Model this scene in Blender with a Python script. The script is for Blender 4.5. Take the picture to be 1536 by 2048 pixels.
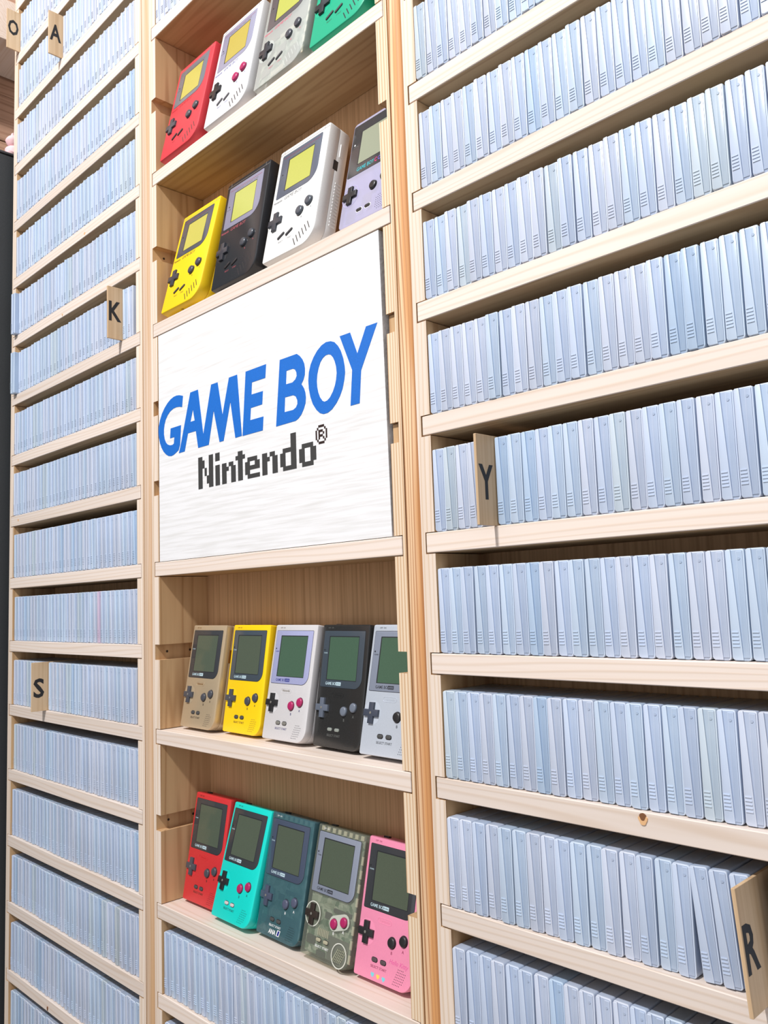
import bpy, bmesh, math, random
from mathutils import Vector, Matrix
for o in list(bpy.data.objects): bpy.data.objects.remove(o)
S = bpy.context.scene
COL = S.collection
rnd = random.Random(7)
P = 0.106                 # shelf pitch in metres; the layout below is given in pitches
Z0 = 2.405                # height of level 0 above the floor
def W(x, y, z): return Vector((x*P, y*P, Z0 + z*P))

# ------------------------------------------------------------------ camera
cd = bpy.data.cameras.new('camera'); cam = bpy.data.objects.new('camera', cd); COL.objects.link(cam)
CR = ((0.6987855, 0.7144786, -0.0349153), (-0.0977552, 0.0470282, -0.9940987), (-0.7086203, 0.6980750, 0.1027066))
M = Matrix.Identity(4)
for i in range(3):
    M[i][0] = CR[0][i]; M[i][1] = -CR[1][i]; M[i][2] = -CR[2][i]
M.translation = W(9.66673, -5.19543, -8.53369)
cam.matrix_world = M
cd.sensor_fit = 'VERTICAL'; cd.sensor_height = 36.0; cd.lens = 1676.05*36/2048
cd.clip_start = 0.02; cd.clip_end = 50
S.camera = cam
# ------------------------------------------------------------------ world, light, exposure
wd = bpy.data.worlds.new('world'); S.world = wd; wd.use_nodes = True
bg = wd.node_tree.nodes['Background']; bg.inputs[0].default_value = (0.93, 0.96, 1.0, 1); bg.inputs[1].default_value = 0.58
ld = bpy.data.lights.new('ceiling_spot', 'AREA'); ld.shape = 'DISK'; ld.size = 0.18; ld.energy = 62; ld.color = (1.0, 0.985, 0.97)
lo = bpy.data.objects.new('ceiling_spot', ld); COL.objects.link(lo)
lo.location = W(4.8, -16.0, 10.8)
lo.rotation_euler = (W(2.0, 0, -6.0) - lo.location).to_track_quat('-Z', 'Y').to_euler()
S.view_settings.view_transform = 'Standard'; S.view_settings.look = 'None'
S.view_settings.gamma = 1.0; S.view_settings.use_curve_mapping = False
S.view_settings.exposure = 0.36

# ------------------------------------------------------------------ helpers
def lin(c):
    out = []
    for v in c[:3]:
        v = v/255.0
        out.append(v/12.92 if v <= 0.04045 else ((v+0.055)/1.055)**2.4)
    return (out[0], out[1], out[2], 1.0)
def finish(bm, smooth=True, ang=32):
    bmesh.ops.remove_doubles(bm, verts=bm.verts, dist=1e-7)
    bmesh.ops.recalc_face_normals(bm, faces=bm.faces)
    me = bpy.data.meshes.new('m'); bm.to_mesh(me); bm.free()
    if smooth and len(me.polygons):
        me.polygons.foreach_set('use_smooth', [True]*len(me.polygons))
        me.set_sharp_from_angle(angle=math.radians(ang))
    return me
def link(name, me, mat=None, parent=None):
    o = bpy.data.objects.new(name, me); COL.objects.link(o)
    if mat is not None and me is not None and not me.materials: me.materials.append(mat)
    if me is not None and me.name == 'm' or (me is not None and me.name.startswith('m.')): me.name = name
    if parent is not None: o.parent = parent
    return o
def tag(o, label, cat, group=None):
    o['label'] = label; o['category'] = cat
    if group: o['group'] = group
    return o
def empty(name, loc, label, cat, group=None):
    o = bpy.data.objects.new(name, None); COL.objects.link(o); o.location = loc; o.empty_display_size = 0.02
    return tag(o, label, cat, group)
def add_box(bm, x0, x1, y0, y1, z0, z1, bev=0.0):
    r = bmesh.ops.create_cube(bm, size=1.0)
    vs = r['verts']
    for v in vs:
        v.co = Vector(((x0+x1)/2 + v.co.x*(x1-x0), (y0+y1)/2 + v.co.y*(y1-y0), (z0+z1)/2 + v.co.z*(z1-z0)))
    if bev > 0:
        es = list({e for v in vs for e in v.link_edges})
        bmesh.ops.bevel(bm, geom=es, offset=bev, segments=1, affect='EDGES', clamp_overlap=True)
def box(x0, x1, y0, y1, z0, z1, bev=0.0):
    bm = bmesh.new(); add_box(bm, x0, x1, y0, y1, z0, z1, bev); return finish(bm, smooth=False)
def pbox(x0, x1, y0, y1, z0, z1, bev=0.0):      # same, in pitches
    return box(x0*P, x1*P, y0*P, y1*P, Z0+z0*P, Z0+z1*P, bev)
def inset(poly, d):
    n = len(poly); out = []
    for i in range(n):
        a = Vector(poly[i-1]); b = Vector(poly[i]); c = Vector(poly[(i+1) % n])
        e1 = (b-a).normalized(); e2 = (c-b).normalized()
        n1 = Vector((-e1.y, e1.x)); n2 = Vector((-e2.y, e2.x))
        m = (n1+n2)
        if m.length < 1e-6: m = n1
        m.normalize(); k = d/max(0.35, m.dot(n1))
        out.append((b.x+m.x*k, b.y+m.y*k))
    return out
def rrect(x0, z0, x1, z1, rbl, rbr, rtr, rtl, seg=4):
    pts = []
    for cx, cz, r, a0 in ((x0, z0, rbl, 180), (x1, z0, rbr, 270), (x1, z1, rtr, 0), (x0, z1, rtl, 90)):
        sx = 1 if cx == x0 else -1; sz = 1 if cz == z0 else -1
        if r <= 0: pts.append((cx, cz)); continue
        s = seg if r < 6 else seg*2
        for k in range(s+1):
            a = math.radians(a0 + 90*k/s)
            pts.append((cx+sx*r+r*math.cos(a), cz+sz*r+r*math.sin(a)))
    return pts
def add_prism(bm, poly, y0, y1, b0=0.0, b1=0.0, mm=0.001):
    """poly: CCW outline (x,z); extruded along y from y0 (front) to y1"""
    if b0 > 0: rings = [(y0, b0), (y0+b0*0.3, b0*0.3), (y0+b0, 0)]
    else: rings = [(y0, 0)]
    if b1 > 0: rings += [(y1-b1, 0), (y1-b1*0.3, b1*0.3), (y1, b1)]
    else: rings += [(y1, 0)]
    L = []
    for y, d in rings:
        pl = inset(poly, d) if d > 0 else poly
        L.append([bm.verts.new((x*mm, y*mm, z*mm)) for x, z in pl])
    n = len(poly)
    for a, b in zip(L, L[1:]):
        for i in range(n): bm.faces.new((a[i], a[(i+1) % n], b[(i+1) % n], b[i]))
    bm.faces.new(L[0]); bm.faces.new(list(reversed(L[-1])))
def prism(poly, y0, y1, b0=0.0, b1=0.0, ang=32):
    bm = bmesh.new(); add_prism(bm, poly, y0, y1, b0, b1); return finish(bm, True, ang)
def circle(cx, cz, r, n=20, sx=1.0, sz=1.0):
    return [(cx+r*sx*math.cos(2*math.pi*k/n), cz+r*sz*math.sin(2*math.pi*k/n)) for k in range(n)]
def pill(cx, cz, w, h, ang=0, n=5):
    r = h/2; pts = []
    for k in range(n+1):
        a = math.radians(-90+180*k/n); pts.append((w/2-r+r*math.cos(a), r*math.sin(a)))
    for k in range(n+1):
        a = math.radians(90+180*k/n); pts.append((-w/2+r+r*math.cos(a), r*math.sin(a)))
    c, s = math.cos(math.radians(ang)), math.sin(math.radians(ang))
    return [(cx+x*c-z*s, cz+x*s+z*c) for x, z in pts]
def fill_mesh(loops, ext):
    """flat shape with holes -> mesh in the x/z plane, centred on y=0, half thickness ext"""
    cu = bpy.data.curves.new('c', 'CURVE'); cu.dimensions = '2D'; cu.fill_mode = 'BOTH'; cu.extrude = ext
    for lp in loops:
        sp = cu.splines.new('POLY'); sp.points.add(len(lp)-1)
        for q, (x, z) in zip(sp.points, lp): q.co = (x, z, 0, 1)
        sp.use_cyclic_u = True
    return curve_to_mesh(cu)
def curve_to_mesh(cu):
    ob = bpy.data.objects.new('c', cu); COL.objects.link(ob)
    dg = bpy.context.evaluated_depsgraph_get()
    me = bpy.data.meshes.new_from_object(ob.evaluated_get(dg))
    bpy.data.objects.remove(ob); bpy.data.curves.remove(cu)
    me.transform(Matrix.Rotation(math.radians(90), 4, 'X'))
    me.materials.clear()
    return me
_tc = {}
def text_mesh(s, size, cx, cz, y, shear=0.0, off=0.0, align='CENTER', sx=1.0, ext=0.00003, spacing=1.0):
    """lettering of cap height `size` (mm) standing on the front at (cx,cz) mm"""
    key = (s, size, cx, cz, y, shear, off, align, sx, ext, spacing)
    if key in _tc: return _tc[key].copy()
    cu = bpy.data.curves.new('t', 'FONT'); cu.body = s; cu.size = size*0.001/0.69; cu.shear = shear
    cu.offset = off*size*0.001; cu.align_x = align; cu.extrude = ext; cu.resolution_u = 2; cu.space_character = spacing
    me = curve_to_mesh(cu)
    me.transform(Matrix.Translation((cx*0.001, y*0.001, cz*0.001)) @ Matrix.Diagonal((sx, 1, 1, 1)))
    _tc[key] = me
    return me.copy()

# ------------------------------------------------------------------ materials
def newmat(name):
    m = bpy.data.materials.new(name); m.use_nodes = True
    nt = m.node_tree; return m, nt, nt.nodes['Principled BSDF']
_mc = {}
def plastic(rgb, rough=0.35, spec=0.5, bump=0.0, metal=0.0, speckle=0.0):
    key = (rgb, rough, spec, bump, metal, speckle)
    if key in _mc: return _mc[key]
    m, nt, b = newmat('plastic_%d_%d_%d' % rgb)
    b.inputs['Roughness'].default_value = rough; b.inputs['Metallic'].default_value = metal
    b.inputs['Specular IOR Level'].default_value = spec
    N = nt.nodes.new; L = nt.links.new
    tc = N('ShaderNodeTexCoord'); no = N('ShaderNodeTexNoise'); no.inputs['Scale'].default_value = 900
    L(tc.outputs['Object'], no.inputs['Vector'])
    mx = N('ShaderNodeMix'); mx.data_type = 'RGBA'
    c = lin(rgb); k = 0.94-speckle
    mx.inputs[6].default_value = (c[0]*k, c[1]*k, c[2]*k, 1)
    mx.inputs[7].default_value = (min(1, c[0]*(1.05+speckle)), min(1, c[1]*(1.05+speckle)), min(1, c[2]*(1.05+speckle)), 1)
    L(no.outputs[0], mx.inputs[0]); L(mx.outputs[2], b.inputs['Base Color'])
    if bump:
        bp = N('ShaderNodeBump'); bp.inputs['Strength'].default_value = bump; bp.inputs['Distance'].default_value = 0.0002
        L(no.outputs[0], bp.inputs['Height']); L(bp.outputs[0], b.inputs['Normal'])
    _mc[key] = m
    return m
def wood(name, light, dark, axis=0, cross=150, along=3.0, fine=0.35, heart=None, rough=0.55, ring=1500.0, warp=26.0):
    """pine: growth rings stretched along one axis; heart=(rgb, x0, x1) tints one side of the board"""
    m, nt, b = newmat(name); N = nt.nodes.new; L = nt.links.new
    b.inputs['Roughness'].default_value = rough; b.inputs['Specular IOR Level'].default_value = 0.3
    tc = N('ShaderNodeTexCoord'); oi = N('ShaderNodeObjectInfo')
    ad = N('ShaderNodeVectorMath'); ad.operation = 'MULTIPLY_ADD'
    cb = N('ShaderNodeCombineXYZ')
    for i in range(3): L(oi.outputs['Random'], cb.inputs[i])
    ad.inputs[1].default_value = (7.3, 3.1, 5.7)
    L(cb.outputs[0], ad.inputs[0]); L(tc.outputs['Object'], ad.inputs[2])
    mp = N('ShaderNodeMapping'); sc = [cross]*3; sc[axis] = along
    mp.inputs['Scale'].default_value = sc; L(ad.outputs[0], mp.inputs['Vector'])
    n1 = N('ShaderNodeTexNoise'); n1.inputs['Scale'].default_value = 1.0; n1.inputs['Detail'].default_value = 3.0
    L(mp.outputs[0], n1.inputs['Vector'])
    mp2 = N('ShaderNodeMapping'); s2 = [38]*3; s2[axis] = 2.2; mp2.inputs['Scale'].default_value = s2
    L(ad.outputs[0], mp2.inputs['Vector'])
    n2 = N('ShaderNodeTexNoise'); n2.inputs['Scale'].default_value = 1.0; n2.inputs['Detail'].default_value = 1.0
    L(mp2.outputs[0], n2.inputs['Vector'])
    dt = N('ShaderNodeVectorMath'); dt.operation = 'DOT_PRODUCT'
    dv = [ring, ring*0.55, ring*0.9]; dv[axis] = 0.0
    if axis == 2: dv = [ring, ring*0.35, 0.0]
    dt.inputs[1].default_value = dv; L(ad.outputs[0], dt.inputs[0])
    mu = N('ShaderNodeMath'); mu.operation = 'MULTIPLY_ADD'; mu.inputs[1].default_value = warp
    L(n2.outputs[0], mu.inputs[0]); L(dt.outputs['Value'], mu.inputs[2])
    sn = N('ShaderNodeMath'); sn.operation = 'SINE'; L(mu.outputs[0], sn.inputs[0])
    r1 = N('ShaderNodeMapRange'); r1.inputs[1].default_value = -0.2; r1.inputs[2].default_value = 1.0; L(sn.outputs[0], r1.inputs[0])
    pw = N('ShaderNodeMath'); pw.operation = 'POWER'; pw.inputs[1].default_value = 2.0; L(r1.outputs[0], pw.inputs[0])
    r2 = N('ShaderNodeMapRange'); r2.inputs[1].default_value = 0.42; r2.inputs[2].default_value = 0.72; L(n1.outputs[0], r2.inputs[0])
    m1 = N('ShaderNodeMath'); m1.operation = 'MULTIPLY'; m1.inputs[1].default_value = 1.0-fine; L(pw.outputs[0], m1.inputs[0])
    m2 = N('ShaderNodeMath'); m2.operation = 'MULTIPLY_ADD'; m2.inputs[1].default_value = fine; L(r2.outputs[0], m2.inputs[0]); L(m1.outputs[0], m2.inputs[2])
    mx = N('ShaderNodeMix'); mx.data_type = 'RGBA'
    mx.inputs[6].default_value = lin(light); mx.inputs[7].default_value = lin(dark)
    L(m2.outputs[0], mx.inputs[0])
    col = mx.outputs[2]
    if heart:
        sp = N('ShaderNodeSeparateXYZ'); L(tc.outputs['Object'], sp.inputs[0])
        n3 = N('ShaderNodeTexNoise'); n3.inputs['Scale'].default_value = 1.0; n3.inputs['Detail'].default_value = 2.0
        mp3 = N('ShaderNodeMapping'); mp3.inputs['Scale'].default_value = (30, 30, 2.6); L(tc.outputs['Object'], mp3.inputs['Vector']); L(mp3.outputs[0], n3.inputs['Vector'])
        a = N('ShaderNodeMath'); a.operation = 'MULTIPLY_ADD'; a.inputs[1].default_value = 0.030; L(n3.outputs[0], a.inputs[0]); L(sp.outputs[0], a.inputs[2])
        r3 = N('ShaderNodeMapRange'); r3.inputs[1].default_value = heart[1]+0.015; r3.inputs[2].default_value = heart[2]+0.015; L(a.outputs[0], r3.inputs[0])
        mh = N('ShaderNodeMix'); mh.data_type = 'RGBA'; mh.inputs[7].default_value = lin(heart[0])
        mh2 = N('ShaderNodeMix'); mh2.data_type = 'RGBA'; mh2.inputs[0].default_value = 0.55
        mh2.blend_type = 'MULTIPLY'
        L(mx.outputs[2], mh.inputs[6]); L(r3.outputs[0], mh.inputs[0])
        L(mh.outputs[2], mh2.inputs[6]); L(mx.outputs[2], mh2.inputs[7])
        col = mh2.outputs[2]
    hs = N('ShaderNodeHueSaturation'); vr = N('ShaderNodeMapRange'); vr.inputs[3].default_value = 0.92; vr.inputs[4].default_value = 1.05
    L(oi.outputs['Random'], vr.inputs[0]); L(vr.outputs[0], hs.inputs['Value']); L(col, hs.inputs['Color'])
    L(hs.outputs[0], b.inputs['Base Color'])
    bp = N('ShaderNodeBump'); bp.inputs['Strength'].default_value = 0.15; bp.inputs['Distance'].default_value = 0.0005
    L(m2.outputs[0], bp.inputs['Height']); L(bp.outputs[0], b.inputs['Normal'])
    return m
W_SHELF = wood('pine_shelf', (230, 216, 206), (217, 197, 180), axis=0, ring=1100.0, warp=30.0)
W_FACE_BOUNCE = wood('pine_face_bounce', (206, 170, 128), (176, 136, 96), axis=2, ring=700.0)  # pine face grain, with warm interreflected light painted into its colour
W_UNDER_BOUNCE = wood('pine_underside_bounce', (198, 164, 122), (174, 138, 98), axis=0, ring=500.0, warp=30.0)  # warm bounce light below the shelves, painted into the wood colour
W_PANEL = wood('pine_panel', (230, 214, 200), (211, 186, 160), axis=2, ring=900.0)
W_POST1 = wood('pine_post_pale', (234, 216, 200), (216, 190, 160), axis=2, heart=((214, 180, 142), 0.018, 0.030), ring=900.0)
W_POST2 = wood('pine_post_striped', (240, 216, 186), (180, 128, 84), axis=2, heart=((214, 164, 114), 0.5010, 0.5065), ring=1500.0, warp=40.0)
W_STRIPE = wood('pine_panel_striped', (240, 218, 190), (196, 152, 108), axis=2, ring=1700.0, warp=16.0, fine=0.2)
W_BACK = wood('plywood_back', (212, 170, 128), (182, 142, 102), axis=2, cross=320, fine=0.9, ring=500)
W_PLY = wood('birch_ply', (206, 178, 144), (184, 152, 116), axis=2, cross=200, fine=0.8, ring=500)
W_SIGN = wood('whitewashed_board', (230, 230, 232), (214, 213, 212), axis=0, cross=260, along=12, fine=0.95, ring=200)
W_WALL = wood('brown_plank', (182, 146, 124), (150, 114, 94), axis=1, ring=600)
INK = plastic((28, 26, 26), 0.6)
DARK = plastic((50, 36, 28), 0.8)

def case_mat(name, rgb_a, rgb_b, src):
    m, nt, b = newmat(name); N = nt.nodes.new; L = nt.links.new
    b.inputs['Roughness'].default_value = 0.33; b.inputs['Specular IOR Level'].default_value = 0.55
    b.inputs['Coat Weight'].default_value = 0.25; b.inputs['Coat Roughness'].default_value = 0.2
    if src == 'OBJECT':
        at = N('ShaderNodeObjectInfo'); col = at.outputs['Color']
    else:
        at = N('ShaderNodeAttribute'); at.attribute_name = 'tint'; col = at.outputs['Color']
    tc = N('ShaderNodeTexCoord'); no = N('ShaderNodeTexNoise'); no.inputs['Scale'].default_value = 55; no.inputs['Detail'].default_value = 3
    mp = N('ShaderNodeMapping'); mp.inputs['Scale'].default_value = (3, 1, 0.8); L(tc.outputs['Object'], mp.inputs[0]); L(mp.outputs[0], no.inputs['Vector'])
    mx = N('ShaderNodeMix'); mx.data_type = 'RGBA'; mx.inputs[6].default_value = lin(rgb_a); mx.inputs[7].default_value = lin(rgb_b)
    L(no.outputs[0], mx.inputs[0])
    mu = N('ShaderNodeMix'); mu.data_type = 'RGBA'; mu.blend_type = 'MULTIPLY'; mu.inputs[0].default_value = 1.0
    L(mx.outputs[2], mu.inputs[6]); L(col, mu.inputs[7])
    L(mu.outputs[2], b.inputs['Base Color'])
    return m
C_BODY = case_mat('clear_case_body', (166, 181, 204), (184, 196, 214), 'OBJECT')
C_SPINE = case_mat('clear_case_spine', (192, 204, 223), (204, 214, 229), 'OBJECT')
C_BODY_S = case_mat('clear_case_body_far', (166, 181, 204), (184, 196, 214), 'GEO')
C_SPINE_S = case_mat('clear_case_spine_far', (192, 204, 223), (204, 214, 229), 'GEO')
C_EDGE_GLINT = case_mat('clear_case_edge_glint', (210, 220, 235), (220, 228, 240), 'OBJECT')  # pale frosted rims, with edge highlights painted into the colour
C_EDGE_GLINT_S = case_mat('clear_case_edge_glint_far', (210, 220, 235), (220, 228, 240), 'GEO')
def clear_shell(name, rgb, alpha, rough=0.12):
    m, nt, b = newmat(name); N = nt.nodes.new; L = nt.links.new
    b.inputs['Base Color'].default_value = lin(rgb); b.inputs['Roughness'].default_value = rough
    tr = N('ShaderNodeBsdfTransparent'); c = lin(rgb); tr.inputs[0].default_value = (c[0]**.35, c[1]**.35, c[2]**.35, 1)
    ms = N('ShaderNodeMixShader'); ms.inputs[0].default_value = alpha
    L(tr.outputs[0], ms.inputs[1]); L(b.outputs[0], ms.inputs[2]); L(ms.outputs[0], nt.nodes['Material Output'].inputs[0])
    return m
def board_mat(name, a, c, scale=160):
    m, nt, b = newmat(name); N = nt.nodes.new; L = nt.links.new
    tc = N('ShaderNodeTexCoord'); vo = N('ShaderNodeTexVoronoi'); vo.distance = 'CHEBYCHEV'; vo.inputs['Scale'].default_value = scale
    L(tc.outputs['Object'], vo.inputs['Vector'])
    mx = N('ShaderNodeMix'); mx.data_type = 'RGBA'; mx.inputs[6].default_value = lin(a); mx.inputs[7].default_value = lin(c)
    sp = N('ShaderNodeSeparateColor'); L(vo.outputs['Color'], sp.inputs[0])
    L(sp.outputs[0], mx.inputs[0]); L(mx.outputs[2], b.inputs['Base Color']); b.inputs['Roughness'].default_value = 0.4
    return m
SIGN_LETTERS = [('G',[[(1.045,-6.047),(1.012,-6.036),(0.959,-6.021),(0.899,-6.013),(0.831,-6.016),(0.755,-6.035),(0.685,-6.067),(0.615,-6.114),(0.551,-6.175),(0.5,-6.254),(0.47,-6.33),(0.466,-6.389),(0.475,-6.456),(0.499,-6.53),(0.537,-6.598),(0.585,-6.653),(0.647,-6.698),(0.702,-6.723),(0.764,-6.733),(0.818,-6.727),(0.872,-6.71),(0.933,-6.686),(0.969,-6.625),(0.994,-6.392),(0.756,-6.392),(0.74,-6.512),(0.84,-6.512),(0.827,-6.589),(0.793,-6.6),(0.739,-6.597),(0.684,-6.579),(0.643,-6.549),(0.612,-6.5),(0.596,-6.439),(0.597,-6.381),(0.612,-6.318),(0.64,-6.265),(0.69,-6.215),(0.746,-6.182),(0.821,-6.16),(0.889,-6.155),(0.956,-6.162),(1.022,-6.178)]]),('AM',[[(1.208,-6.039),(1.374,-6.038),(1.476,-6.585),(1.652,-6.037),(1.784,-6.038),(1.873,-6.428),(2.01,-6.033),(2.169,-6.033),(2.237,-6.727),(2.115,-6.73),(2.031,-6.311),(1.887,-6.726),(1.806,-6.726),(1.697,-6.348),(1.587,-6.724),(1.365,-6.725),(1.319,-6.518),(1.147,-6.518),(1.071,-6.722),(0.939,-6.724),(0.985,-6.628)],[(1.261,-6.253),(1.297,-6.39),(1.205,-6.39)]]),('E',[[(2.329,-6.036),(2.7,-6.036),(2.68,-6.18),(2.441,-6.178),(2.429,-6.309),(2.634,-6.312),(2.617,-6.452),(2.413,-6.453),(2.398,-6.583),(2.635,-6.585),(2.618,-6.731),(2.251,-6.731)]]),('B',[[(2.935,-6.046),(3.215,-6.048),(3.26,-6.079),(3.304,-6.126),(3.33,-6.176),(3.339,-6.229),(3.335,-6.287),(3.313,-6.333),(3.277,-6.373),(3.315,-6.421),(3.335,-6.469),(3.342,-6.521),(3.334,-6.577),(3.306,-6.63),(3.265,-6.68),(3.218,-6.712),(3.172,-6.728),(2.849,-6.731)],[(3.042,-6.185),(3.146,-6.186),(3.18,-6.201),(3.202,-6.235),(3.206,-6.273),(3.182,-6.305),(3.135,-6.326),(3.029,-6.323)],[(3.009,-6.455),(3.141,-6.459),(3.181,-6.478),(3.206,-6.523),(3.207,-6.56),(3.183,-6.592),(3.136,-6.609),(2.995,-6.606)]]),('O',[[(3.74,-6.047),(3.792,-6.069),(3.842,-6.118),(3.88,-6.176),(3.913,-6.26),(3.929,-6.341),(3.932,-6.397),(3.919,-6.463),(3.889,-6.547),(3.851,-6.608),(3.797,-6.667),(3.732,-6.714),(3.668,-6.737),(3.604,-6.738),(3.551,-6.719),(3.499,-6.677),(3.447,-6.61),(3.411,-6.527),(3.392,-6.444),(3.387,-6.363),(3.399,-6.279),(3.43,-6.206),(3.477,-6.144),(3.534,-6.093),(3.601,-6.055),(3.671,-6.039)],[(3.703,-6.168),(3.734,-6.18),(3.765,-6.212),(3.789,-6.256),(3.807,-6.313),(3.813,-6.377),(3.802,-6.438),(3.781,-6.496),(3.75,-6.546),(3.706,-6.593),(3.663,-6.616),(3.625,-6.62),(3.594,-6.606),(3.558,-6.564),(3.533,-6.509),(3.519,-6.449),(3.516,-6.391),(3.526,-6.329),(3.548,-6.269),(3.578,-6.218),(3.617,-6.184),(3.661,-6.167)]]),('Y',[[(3.871,-6.032),(4.019,-6.033),(4.11,-6.257),(4.238,-6.031),(4.389,-6.033),(4.154,-6.425),(4.146,-6.491),(4.12,-6.731),(3.994,-6.731),(4.032,-6.398)]])]

# ------------------------------------------------------------------ the room
def struct(name, me, mat):
    o = link(name, me, mat); o['kind'] = 'structure'; return o
struct('floor', box(-3.2, 3.2, -4.0, 0.30, -0.05, 0.0), plastic((150, 140, 130), 0.5))
DEP = 0.69            # inner depth of the shelving
struct('wall_back', box(-3.2, 3.2, 0.16, 0.26, 0.0, 3.6), plastic((226, 222, 216), 0.8))
wl = struct('wall_left', box(-0.78, -0.70, -2.2, 0.16, 0.0, 3.6), plastic((96, 72, 58), 0.8))
zz = Z0-3.15*P
k = 0
while zz < Z0+6*P:
    h = 0.945*P
    link('plank', box(-0.70, -0.685-0.002*(k % 2), -2.2, 0.155, zz+0.0015, zz+h, 0.001), W_WALL, wl)
    zz += h; k += 1

# ------------------------------------------------------------------ shelving
T = 0.1667            # board thickness in pitches
DD = 0.105            # dado depth
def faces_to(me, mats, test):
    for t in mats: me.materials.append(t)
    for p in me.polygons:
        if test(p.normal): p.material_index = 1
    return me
def side_panel(x0, x1, inner, lo_, hi_):
    """board with a slot cut across at every level on the side `inner` (+1 right, -1 left)"""
    bm = bmesh.new()
    if inner > 0: xa, xb, xc = x0, x1-DD, x1
    else: xa, xb, xc = x1, x0+DD, x0
    add_box(bm, min(xa, xb)*P, max(xa, xb)*P, 0, DEP*P, Z0-(lo_+1)*P, Z0-(hi_)*P)
    l = hi_
    while l <= lo_:
        z1 = -l-T-0.008; z0 = -(l+1)+0.008
        add_box(bm, min(xb, xc)*P, max(xb, xc)*P, 0, DEP*P, Z0+z0*P, Z0+z1*P, 0.0)
        l += 1
    return finish(bm, smooth=False)
def post_mesh(x0, x1, lo_, hi_):
    """square stud with rounded front edges"""
    bm = bmesh.new(); r1, r2 = 0.045, 0.085; yf = -0.012
    pts = [(x0, DEP)]
    for k in range(5):
        a = math.radians(180+90*k/4); pts.append((x0+r1+r1*math.cos(a), yf+r1+r1*math.sin(a)))
    for k in range(7):
        a = math.radians(270+90*k/6); pts.append((x1-r2+r2*math.cos(a), yf+r2+r2*math.sin(a)))
    pts.append((x1, DEP))
    A = [bm.verts.new((x*P, y*P, Z0-(lo_+1)*P)) for x, y in pts]
    Bv = [bm.verts.new((x*P, y*P, Z0-hi_*P)) for x, y in pts]
    n = len(pts)
    for i in range(n): bm.faces.new((A[i], A[(i+1) % n], Bv[(i+1) % n], Bv[i]))
    bm.faces.new(A); bm.faces.new(Bv)
    return finish(bm, True, 40)
LO, HI = 21, -4
def unit(label, x0, xl, xr, x1, levels, mats, back=True):
    u = empty('shelving_unit', ((x0+x1)/2*P, 0, Z0-(LO+1)*P), label, 'shelf unit')
    off = Matrix.Translation(-u.location)
    def part(name, me, mat):
        me.transform(off); return link(name, me, mat, u)
    part('side_panel', faces_to(side_panel(x0, xl, 1, LO, HI), (mats[0], W_FACE_BOUNCE), lambda n: abs(n.y) < 0.5), mats[0])
    part('side_panel', faces_to(side_panel(xr, x1, -1, LO, HI), (mats[1], W_FACE_BOUNCE), lambda n: abs(n.y) < 0.5), mats[1])
    part('back_panel', box(x0*P, x1*P, DEP*P+0.0002, DEP*P+0.004, Z0-(LO+1)*P, Z0-HI*P), W_BACK)
    part('plinth', box(x0*P, x1*P, 0.004, DEP*P, 0.0, Z0-(LO+1)*P-0.0002), W_SHELF)
    for l in levels:
        j = rnd.uniform(-0.006, 0.002)
        part('shelf', faces_to(box((xl-DD+0.012)*P, (xr+DD-0.012)*P, j*P, DEP*P-0.0003, Z0-(l+T)*P, Z0-l*P, 0.0006), (W_SHELF, W_UNDER_BOUNCE), lambda n: n.z < -0.9), W_SHELF)
    return u, part
allv = list(range(HI+1, LO+1))
uL, pL = unit('pale pine shelving bay at the left, full of clear cases, beside the dark cabinet', -4.32, -4.165, -0.08, 0.085, allv, (W_PANEL, W_PANEL))
uC, pC = unit('narrow pine bay in the middle holding handheld consoles and the white sign', 0.297, 0.458, 4.508, 4.652, [-2, 1, 3, 5, 8, 10, 12, 13, 14, 15, 16, 17, 18, 19, 20], (W_PANEL, W_STRIPE))
uR, pR = unit('pale pine shelving bay at the right, nearest, with Y and R dividers', 4.835, 4.985, 9.02, 9.18, allv, (W_PANEL, W_PANEL))
tag(link('wooden_post', post_mesh(0.087, 0.295, LO, HI), W_POST1), 'pale rounded pine post between the left bay and the console bay', 'post')
tag(link('wooden_post', post_mesh(0.0, 0.179, LO, HI), W_POST2), 'striped orange-edged pine post between the console bay and the right bay', 'post')
bpy.data.objects['wooden_post.001'].data.transform(Matrix.Translation((4.654*P, 0, 0)))
tag(link('wooden_post', post_mesh(9.182, 9.39, LO, HI), W_POST1), 'pine post at the far right end of the right bay', 'post')
# screw holes in the empty slots of the middle bay
for l, ys in ((9, (0.16, 0.48)), (11, (0.16, 0.50)), (4, (0.16, 0.50)), (2, (0.3,))):
    for y in ys:
        bm = bmesh.new()
        bmesh.ops.create_circle(bm, cap_ends=True, radius=0.0016, segments=10, matrix=Matrix.Translation(W(0.458-DD+0.004, y, -l-T/2)) @ Matrix.Rotation(math.radians(90), 4, 'Y'))
        pC('screw_hole', finish(bm, False), DARK)
for l in (6, 7):  # filler blocks added so the slots beside the sign show brown, not black
    pC('slot_filler', pbox(0.458-DD+0.003, 0.456, 0.10, 0.25, -l-T, -l), W_FACE_BOUNCE)
    pC('slot_filler', pbox(4.510, 4.508+DD-0.003, 0.035, 0.25, -l-T, -l), W_FACE_BOUNCE)
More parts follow.
